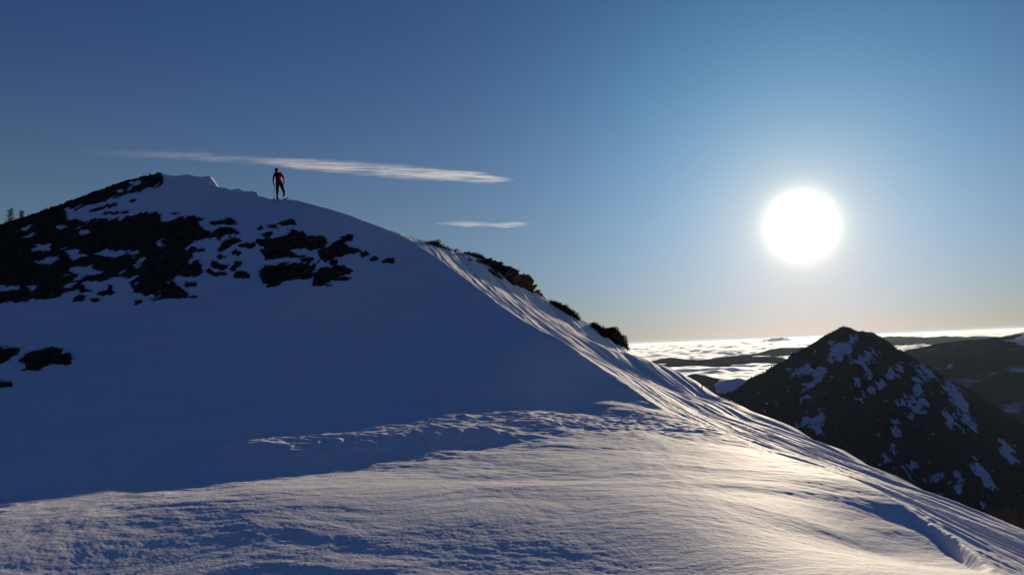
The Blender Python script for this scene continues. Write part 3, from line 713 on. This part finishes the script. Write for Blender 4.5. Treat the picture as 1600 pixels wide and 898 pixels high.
def build_skier():
    ys_ = np.arange(300, 330, .25); base, dd = hits([433.5] * len(ys_), ys_, 30, 60, 2000, detail=True)
    O = base[int(np.flatnonzero(~np.isnan(dd))[0]) + 3]; O[2] = float(height(O[0], O[1])) + .05
    jacket = plain('jacket_red', (.26, .014, .028), .7, .3); trousers = plain('trousers', (.012, .012, .018), 1, 0); glove = plain('glove', (.012, .012, .014), .7)
    skin = plain('skin', (.35, .20, .14), .6)
    pers = bpy.data.objects.new('person', None); COL.objects.link(pers); pers.location = O
    tag(pers, 'ski tourer in dark red jacket and black trousers climbing the snow crest, seen from behind', 'person')
    J = dict(pelvis=(.11, 0, .95), belly=(.10, .03, 1.08), chest=(.07, .06, 1.27), upper=(.03, .09, 1.42), neck=(-.03, .11, 1.52), head=(-.045, .13, 1.60), top=(-.05, .14, 1.70),
             shl=(-.135, .08, 1.44), ell=(-.235, .12, 1.17), hal=(-.27, .26, .93), pal=(-.275, .30, .87),
             shr=(.20, .06, 1.43), elr=(.385, .02, 1.15), har=(.325, .22, .95), par=(.30, .28, .91),
             hil=(.02, .02, .90), knl=(-.03, .10, .50), anl=(0, .0, .13), tol=(-.02, .14, .06),
             hir=(.19, -.01, .90), knr=(.30, .10, .51), anr=(.455, -.26, .22), tor=(.40, -.14, .11))
    R_ = dict(pelvis=(.15, .11), belly=(.145, .10), chest=(.165, .11), upper=(.13, .10), neck=.055, head=(.075, .09), top=(.07, .08), shl=.072, ell=.05, hal=.036, pal=.036, shr=.072, elr=.05, har=.036, par=.036,
              hil=.10, knl=.068, anl=.05, tol=.04, hir=.10, knr=.068, anr=.05, tor=.04)
    E = [('pelvis', 'belly'), ('belly', 'chest'), ('chest', 'upper'), ('upper', 'neck'), ('neck', 'head'), ('head', 'top'), ('upper', 'shl'), ('shl', 'ell'), ('ell', 'hal'), ('hal', 'pal'),
         ('upper', 'shr'), ('shr', 'elr'), ('elr', 'har'), ('har', 'par'), ('pelvis', 'hil'), ('hil', 'knl'), ('knl', 'anl'), ('anl', 'tol'), ('pelvis', 'hir'), ('hir', 'knr'), ('knr', 'anr'), ('anr', 'tor')]
    names = list(J); V = [J[n] for n in names]; rad = [(tuple(1.13 * q for q in R_[n]) if isinstance(R_[n], tuple) else R_[n] * (1.0 if n in ('neck', 'pal', 'par') else 1.2)) for n in names]; ed = [(names.index(a), names.index(b)) for a, b in E]
    for hand, sx in (('pal', 1), ('par', -1)):                   # fingers curled round the pole grips
        p = J[hand]; hi = names.index(hand)
        for k, (dz, L_) in enumerate(((.03, .034), (.011, .038), (-.008, .036), (-.027, .030))):
            a = (p[0] + sx * .012, p[1] + .032, p[2] + dz); b = (p[0] + sx * .030, p[1] + .032 + L_ * .6, p[2] + dz - .004); c = (p[0] + sx * .055, p[1] + .03, p[2] + dz - .006)
            n = len(V); V += [a, b, c]; rad += [.011, .0095, .008]; ed += [(hi, n), (n, n + 1), (n + 1, n + 2)]
        n = len(V); V += [(p[0] + sx * .03, p[1] - .006, p[2] + .03), (p[0] + sx * .055, p[1] + .015, p[2] + .04)]; rad += [.012, .0095]; ed += [(hi, n), (n, n + 1)]
    body = skin_mesh('body', V, ed, rad, names.index('pelvis'), [jacket, trousers, glove, skin], pers)
    for pl in body.data.polygons:
        c = pl.center
        hand = (abs(c.x - J['pal'][0]) < .1 and c.z < .945 and c.z > .8 and c.x < -.2) or (c.x > .2 and c.y > .235 and .85 < c.z < 1.05)
        pl.material_index = 2 if hand else 3 if c.z > 1.535 else 1 if c.z < .93 else 0
    # face, ears: nose and brow on the far side, ears at the sides
    hc = Vector((-.05, .145, 1.645))
    fv, ff = tube([hc + Vector((0, .085, .0)), hc + Vector((0, .115, -.02)), hc + Vector((0, .095, -.032))], [.008, .014, .009], 6)
    mesh_from('nose', fv, ff, skin, parent=pers)
    for s_ in (-1, 1):
        fv, ff = tube([hc + Vector((s_ * .074, -.01, .012)), hc + Vector((s_ * .09, -.015, 0)), hc + Vector((s_ * .074, -.005, -.03))], [.012, .014, .008], 6); mesh_from('ear', fv, ff, skin, parent=pers)
        fv, ff = tube([hc + Vector((s_ * .03, .082, .012)), hc + Vector((s_ * .03, .092, .012))], [.012, .004], 8); mesh_from('eye', fv, ff, glove, parent=pers)
    fv, ff = tube([hc + Vector((-.025, .086, -.055)), hc + Vector((0, .094, -.055)), hc + Vector((.025, .086, -.055))], [.004, .006, .004], 6); mesh_from('mouth', fv, ff, plain('lips', (.25, .08, .07)), parent=pers)
    bm = bmesh.new(); bmesh.ops.create_uvsphere(bm, u_segments=20, v_segments=12, radius=1)
    bmesh.ops.delete(bm, geom=[v for v in bm.verts if v.co.z < -.62], context='VERTS')
    for v in bm.verts: v.co = Vector((v.co.x * .103, v.co.y * .112 - .012, v.co.z * .115)) + Vector((-.048, .125, 1.655))
    me = bpy.data.meshes.new('hat'); bm.to_mesh(me); bm.free(); me.materials.append(glove)
    hat = bpy.data.objects.new('hat', me); COL.objects.link(hat); hat.parent = pers
    for p in me.polygons: p.use_smooth = True
    # boots
    bootm = plain('boot_shell', (.02, .03, .045), .7, .1); bootm2 = plain('boot_amber', (.12, .05, .015), .7, .1)
    sdir = Vector((-.50, .82, .20)).normalized()
    for (an, m, lift) in ((Vector(J['anl']), bootm2, 0), (Vector(J['anr']), bootm, .55)):
        heel = an + Vector((0, 0, -.07)) - sdir * .09; toe = an + Vector((0, 0, -.07 - lift * .10)) + sdir * .17
        fv, ff = tube([an + Vector((0, 0, .16)), an + Vector((0, 0, .02)), (heel + an) / 2 + Vector((0, 0, -.0)), (heel + toe) / 2 + Vector((0, 0, .02)), toe], [.066, .06, .068, .056, .035], 10)
        mesh_from('boot', fv, ff, m, parent=pers)
    # backpack
    bp = bpy.data.objects.new('backpack', None); COL.objects.link(bp); bp.location = Vector(O) + Vector((.075, -.09, 1.20)); bp.rotation_euler = (math.radians(-9), math.radians(-7), 0)
    tag(bp, 'dark maroon touring backpack on the back of the ski tourer', 'backpack')
    packm = plain('pack_cloth', (.085, .008, .014), .8); strapm = plain('webbing', (.01, .01, .012), .8)
    bm = bmesh.new(); bmesh.ops.create_cube(bm, size=1)
    for v in bm.verts:
        v.co.x *= .27 if v.co.z < 0 else .23; v.co.y *= .17; v.co.z *= .46
    bmesh.ops.bevel(bm, geom=bm.edges[:], offset=.05, segments=4, affect='EDGES')
    me = bpy.data.meshes.new('pack_body'); bm.to_mesh(me); bm.free(); me.materials.append(packm); o = bpy.data.objects.new('pack_body', me); COL.objects.link(o); o.parent = bp
    bm = bmesh.new(); bmesh.ops.create_cube(bm, size=1)
    for v in bm.verts: v.co = Vector((v.co.x * .22, v.co.y * .19, v.co.z * .07 + .225))
    bmesh.ops.bevel(bm, geom=bm.edges[:], offset=.025, segments=3, affect='EDGES')
    me = bpy.data.meshes.new('lid'); bm.to_mesh(me); bm.free(); me.materials.append(strapm); o = bpy.data.objects.new('lid', me); COL.objects.link(o); o.parent = bp
    for s_ in (-1, 1):
        fv, ff = tube([(s_ * .09, .06, .20), (s_ * .11, .13, .27), (s_ * .115, .25, .22), (s_ * .12, .28, .02), (s_ * .13, .16, -.14), (s_ * .11, .06, -.17)], [.018] * 6, 6)
        mesh_from('strap', fv, ff, strapm, parent=bp)
    # skis
    skim = plain('ski_top', (.015, .015, .02), .9, 0); bindm = plain('binding', (.02, .02, .02), .4, .5)
    for (an, lab) in ((J['tol'], 'planted ski under the amber boot of the tourer'), (J['tor'], 'trailing ski under the lifted boot of the tourer')):
        c = Vector(O) + Vector(an); 
        d2 = Vector((sdir.x, sdir.y, 0)).normalized()
        zt = [float(height(c.x + d2.x * s_, c.y + d2.y * s_)) for s_ in np.linspace(-.8, .8, 17)]
        sl_ = np.polyfit(np.linspace(-.8, .8, 17), zt, 1)[0]; zc = max(z - sl_ * s_ for z, s_ in zip(zt, np.linspace(-.8, .8, 17))) + .008
        e = bpy.data.objects.new('ski', None); COL.objects.link(e); e.location = (c.x, c.y, zc)
        e.rotation_euler = Vector((d2.x, d2.y, sl_)).to_track_quat('Y', 'Z').to_euler(); tag(e, lab, 'ski', 'skis of the tourer')
        V = []; F_ = []
        ys = np.linspace(-.82, .88, 30)
        for y in ys:
            w_ = .042 + .012 * abs(y) ** 1.5; w_ *= math.sqrt(max(0.02, min(1, (.885 - y) / .12))) * math.sqrt(max(.1, min(1, (y + .83) / .04)))
            z = max(0, y - .66) ** 1.6 * .9
            V += [(-w_, y, z), (w_, y, z), (w_, y, z + .012), (-w_, y, z + .012)]
        for i in range(29):
            for q in range(4): F_.append((i * 4 + q, i * 4 + (q + 1) % 4, i * 4 + 4 + (q + 1) % 4, i * 4 + 4 + q))
        F_ += [(3, 2, 1, 0), (116, 117, 118, 119)]
        mesh_from('ski_blade', V, F_, skim, smooth=False, parent=e)
        for y0 in (-.17, .10):
            bm = bmesh.new(); bmesh.ops.create_cube(bm, size=1)
            for v in bm.verts: v.co = Vector((v.co.x * .06, v.co.y * .09 + y0, v.co.z * .035 + .03))
            bmesh.ops.bevel(bm, geom=bm.edges[:], offset=.008, segments=2, affect='EDGES')
            me = bpy.data.meshes.new('binding'); bm.to_mesh(me); bm.free(); me.materials.append(bindm); o = bpy.data.objects.new('binding', me); COL.objects.link(o); o.parent = e
    # poles
    polem = plain('pole_alloy', (.012, .012, .014), .9, .0)
    for hand, tip, lab in ((J['pal'], (-.285, .22, 0), 'upright ski pole in the left hand of the tourer'), (J['par'], (.10, .62, 0), 'ski pole in the right hand of the tourer, planted ahead')):
        hp = Vector(O) + Vector(hand) + Vector((.03 if hand[0] < 0 else -.03, .025, .02)); tp = Vector(O) + Vector(tip); tp.z = float(height(tp.x, tp.y)) - .03
        e = bpy.data.objects.new('ski_pole', None); COL.objects.link(e); e.location = tp; tag(e, lab, 'ski pole', 'poles of the tourer')
        a = hp - tp; n = a.normalized()
        fv, ff = tube([(0, 0, 0), tuple(n * .03), tuple(a)], [.005, .011, .012], 8); mesh_from('shaft', fv, ff, polem, parent=e)
        fv, ff = tube([tuple(a - n * .09), tuple(a), tuple(a + n * .06)], [.016, .018, .014], 8); mesh_from('grip', fv, ff, glove, parent=e)
        fv, ff = tube([tuple(n * .055), tuple(n * .065), tuple(n * .075)], [.02, .05, .015], 12); mesh_from('basket', fv, ff, glove, parent=e)
build_skier()
print('skier', time.time() - T0)

# ------------------------------------------------------------------ high cirrus
CIRR = -1
def cirrus(name, path, label, d, dens, seed, tmax):
    path = np.asarray(path, float)         # px, py, half height in px, strength
    ns, nt_ = 260, 40
    s = np.linspace(0, 1, ns); t = np.linspace(-1, 1, nt_)
    L_ = np.linspace(0, 1, len(path)) if False else (path[:, 0] - path[0, 0]) / (path[-1, 0] - path[0, 0])
    px = np.interp(s, L_, path[:, 0]); py = np.interp(s, L_, path[:, 1]); hh = np.interp(s, L_, path[:, 2]); st = np.interp(s, L_, path[:, 3])
    k = np.hanning(31); k /= k.sum()
    sm = lambda v: np.convolve(np.pad(v, 15, mode='edge'), k, 'valid')
    py, hh, st = sm(py), sm(hh), sm(st)
    S, T_ = np.meshgrid(s, t, indexing='ij')
    PX = px[:, None] + 0 * T_; PY = py[:, None] + 1.05 * hh[:, None] * T_ + 2.2 * fbm(PX / 50, T_ * .8, 3, seed + 9)
    fib = .55 + .5 * fbm(PX / 60 + T_ * .4, (PY - .25 * (PX - PX[0, 0]) * .05) / 2.6, 4, seed, .6) + .3 * pn(PX / 60 , PY / 16, seed + 3)
    th_ = np.clip(fib, 0.02, None) * st[:, None] * np.clip(1 - T_ ** 2, 0, 1) ** 1.9 * tmax + 1.0
    th_ *= np.minimum(1, np.minimum(S, 1 - S) * 12) ** 1.0; th_ += .5
    A = ray(PX, PY) * (d - th_ / 2)[..., None]; B = ray(PX, PY) * (d + th_ / 2)[..., None]
    f = grid_faces(ns, nt_); n0 = ns * nt_
    idx = np.arange(n0).reshape(ns, nt_)
    rim = np.concatenate([idx[:, 0], idx[-1, 1:], idx[::-1, -1][1:], idx[0, ::-1][1:-1]]); r2 = np.roll(rim, -1)
    side = np.stack([rim, r2, r2 + n0, rim + n0], -1)
    V = np.concatenate([A.reshape(-1, 3), B.reshape(-1, 3)])
    o = mesh_from(name, V, np.concatenate([f[:, ::-1], f + n0, side])[:, ::CIRR], None)
    m = bpy.data.materials.new('ice_cloud'); m.use_nodes = True; N = m.node_tree.nodes; N.remove(N['Principled BSDF'])
    v = N.new('ShaderNodeVolumePrincipled'); v.inputs['Density'].default_value = dens; v.inputs['Color'].default_value = (.98, .98, 1, 1); v.inputs['Anisotropy'].default_value = .45
    m.node_tree.links.new(v.outputs[0], N['Material Output'].inputs['Volume']); o.data.materials.append(m)
    tag(o, label, 'cloud', 'thin high cloud streaks')
cirrus('cirrus_cloud', [(100, 236, 3, .02), (200, 240, 7, .10), (300, 243, 9, .22), (400, 250, 8, .32), (440, 255, 8, .45), (500, 258, 12, 1.0), (560, 263, 12, .95), (620, 268, 12, .8), (680, 273, 11, .9), (740, 277, 9, 1.1), (780, 279, 6, 1.0), (806, 281, 3, .3)],
       'long thin white cloud streak behind and right of the ski tourer', 30000, 4.2e-4, 201, 1900)
cirrus('cirrus_cloud', [(670, 350, 2, .4), (690, 349.5, 4, .8), (740, 350, 5, .8), (775, 351.5, 5, .9), (810, 350.5, 4, .6), (830, 349.5, 2, .1)],
       'short faint cloud streak low in the sky above the right ridge', 34000, 3.2e-4, 205, 1300)

# ------------------------------------------------------------------ world, sun, camera
w = bpy.data.worlds.new('World'); scene.world = w; w.use_nodes = True
nt = w.node_tree; bg = nt.nodes['Background']
NN = nt.nodes; LL = nt.links
sky = NN.new('ShaderNodeTexSky'); sky.sky_type = 'NISHITA'; sky.sun_disc = False
sky.sun_elevation = SUN_EL; sky.sun_rotation = SUN_AZ; sky.altitude = 0; sky.air_density = 1.0; sky.dust_density = .1; sky.ozone_density = 5.0
STR = .05
def vmath(op, a, b=None):
    n = NN.new('ShaderNodeVectorMath'); n.operation = op
    for i, v in enumerate((a, b)):
        if v is None: continue
        if isinstance(v, tuple): n.inputs[i].default_value = v
        else: LL.new(v, n.inputs[i])
    return n
def fmath(op, a, b=None, c=None):
    n = NN.new('ShaderNodeMath'); n.operation = op
    for i, v in enumerate((a, b, c)):
        if v is None: continue
        if isinstance(v, (int, float)): n.inputs[i].default_value = v
        else: LL.new(v, n.inputs[i])
    return n.outputs[0]
tc = NN.new('ShaderNodeTexCoord')
nrm = vmath('NORMALIZE', tc.outputs['Generated'])
dt = vmath('DOT_PRODUCT', nrm.outputs['Vector'], tuple(float(v) for v in SUNV)).outputs['Value']
th = fmath('MULTIPLY', fmath('ARCCOSINE', fmath('MINIMUM', dt, 1.0)), 180 / math.pi)     # degrees from the sun
def gauss(wd): return fmath('EXPONENT', fmath('MULTIPLY', fmath('POWER', fmath('DIVIDE', th, wd), 2.0), -1.0))
def expo(wd): return fmath('EXPONENT', fmath('DIVIDE', th, -wd))
sepz = NN.new('ShaderNodeSeparateXYZ'); LL.new(nrm.outputs['Vector'], sepz.inputs[0])
el = fmath('MULTIPLY', fmath('ARCSINE', sepz.outputs['Z']), 180 / math.pi)
elp = fmath('MAXIMUM', el, 0.0)
band = fmath('EXPONENT', fmath('MULTIPLY', fmath('POWER', fmath('DIVIDE', elp, 14.0), 2.0), -1.0))
low = fmath('EXPONENT', fmath('DIVIDE', elp, -3.2))
# colour balance of the clear sky, then the scattering lobes of the air around the sun
cur = vmath('MULTIPLY', sky.outputs['Color'], (.38, .36, 1.17)).outputs['Vector']
side = fmath('MULTIPLY', expo(15), fmath('EXPONENT', fmath('DIVIDE', elp, -7.0)))
for lobe, colr, amp in ((gauss(15), (.02, .180, .275), 1), (expo(40), (.039, .095, .0), 1), (expo(4.0), (.56, .352, .03), 1), (band, (.085, .130, 0), 1), (side, (.37, .02, 0), 1), (gauss(1.5), (1, .96, .86), 2.7), (expo(1.1), (1, .85, .62), .9)):
    sc_ = NN.new('ShaderNodeVectorMath'); sc_.operation = 'SCALE'
    sc_.inputs[0].default_value = tuple(c * amp / STR for c in colr); LL.new(lobe, sc_.inputs['Scale'])
    cur = vmath('ADD', cur, sc_.outputs['Vector']).outputs['Vector']
LL.new(cur, bg.inputs['Color']); bg.inputs['Strength'].default_value = STR

sl = bpy.data.lights.new('sun', 'SUN'); sl.energy = 5.0; sl.angle = math.radians(.5); sl.color = (1, .82, .585)
so = bpy.data.objects.new('sun', sl); COL.objects.link(so)
so.rotation_euler = Vector(tuple(SUNV)).to_track_quat('Z', 'Y').to_euler()

cam = bpy.data.cameras.new('camera'); co = bpy.data.objects.new('camera', cam); COL.objects.link(co)
cam.sensor_width = 36; cam.lens = 36 * F / 1600; cam.clip_start = .05; cam.clip_end = 400000
M = Matrix(((RT[0], UPV[0], -FWD[0]), (RT[1], UPV[1], -FWD[1]), (RT[2], UPV[2], -FWD[2])))
co.matrix_world = M.to_4x4()
scene.camera = co
scene.view_settings.view_transform = 'Standard'; scene.view_settings.look = 'None'
scene.view_settings.exposure = .15; scene.view_settings.gamma = 1
scene.cycles.use_denoising = True
scene.cycles.max_bounces = 6
print('total script', time.time() - T0)
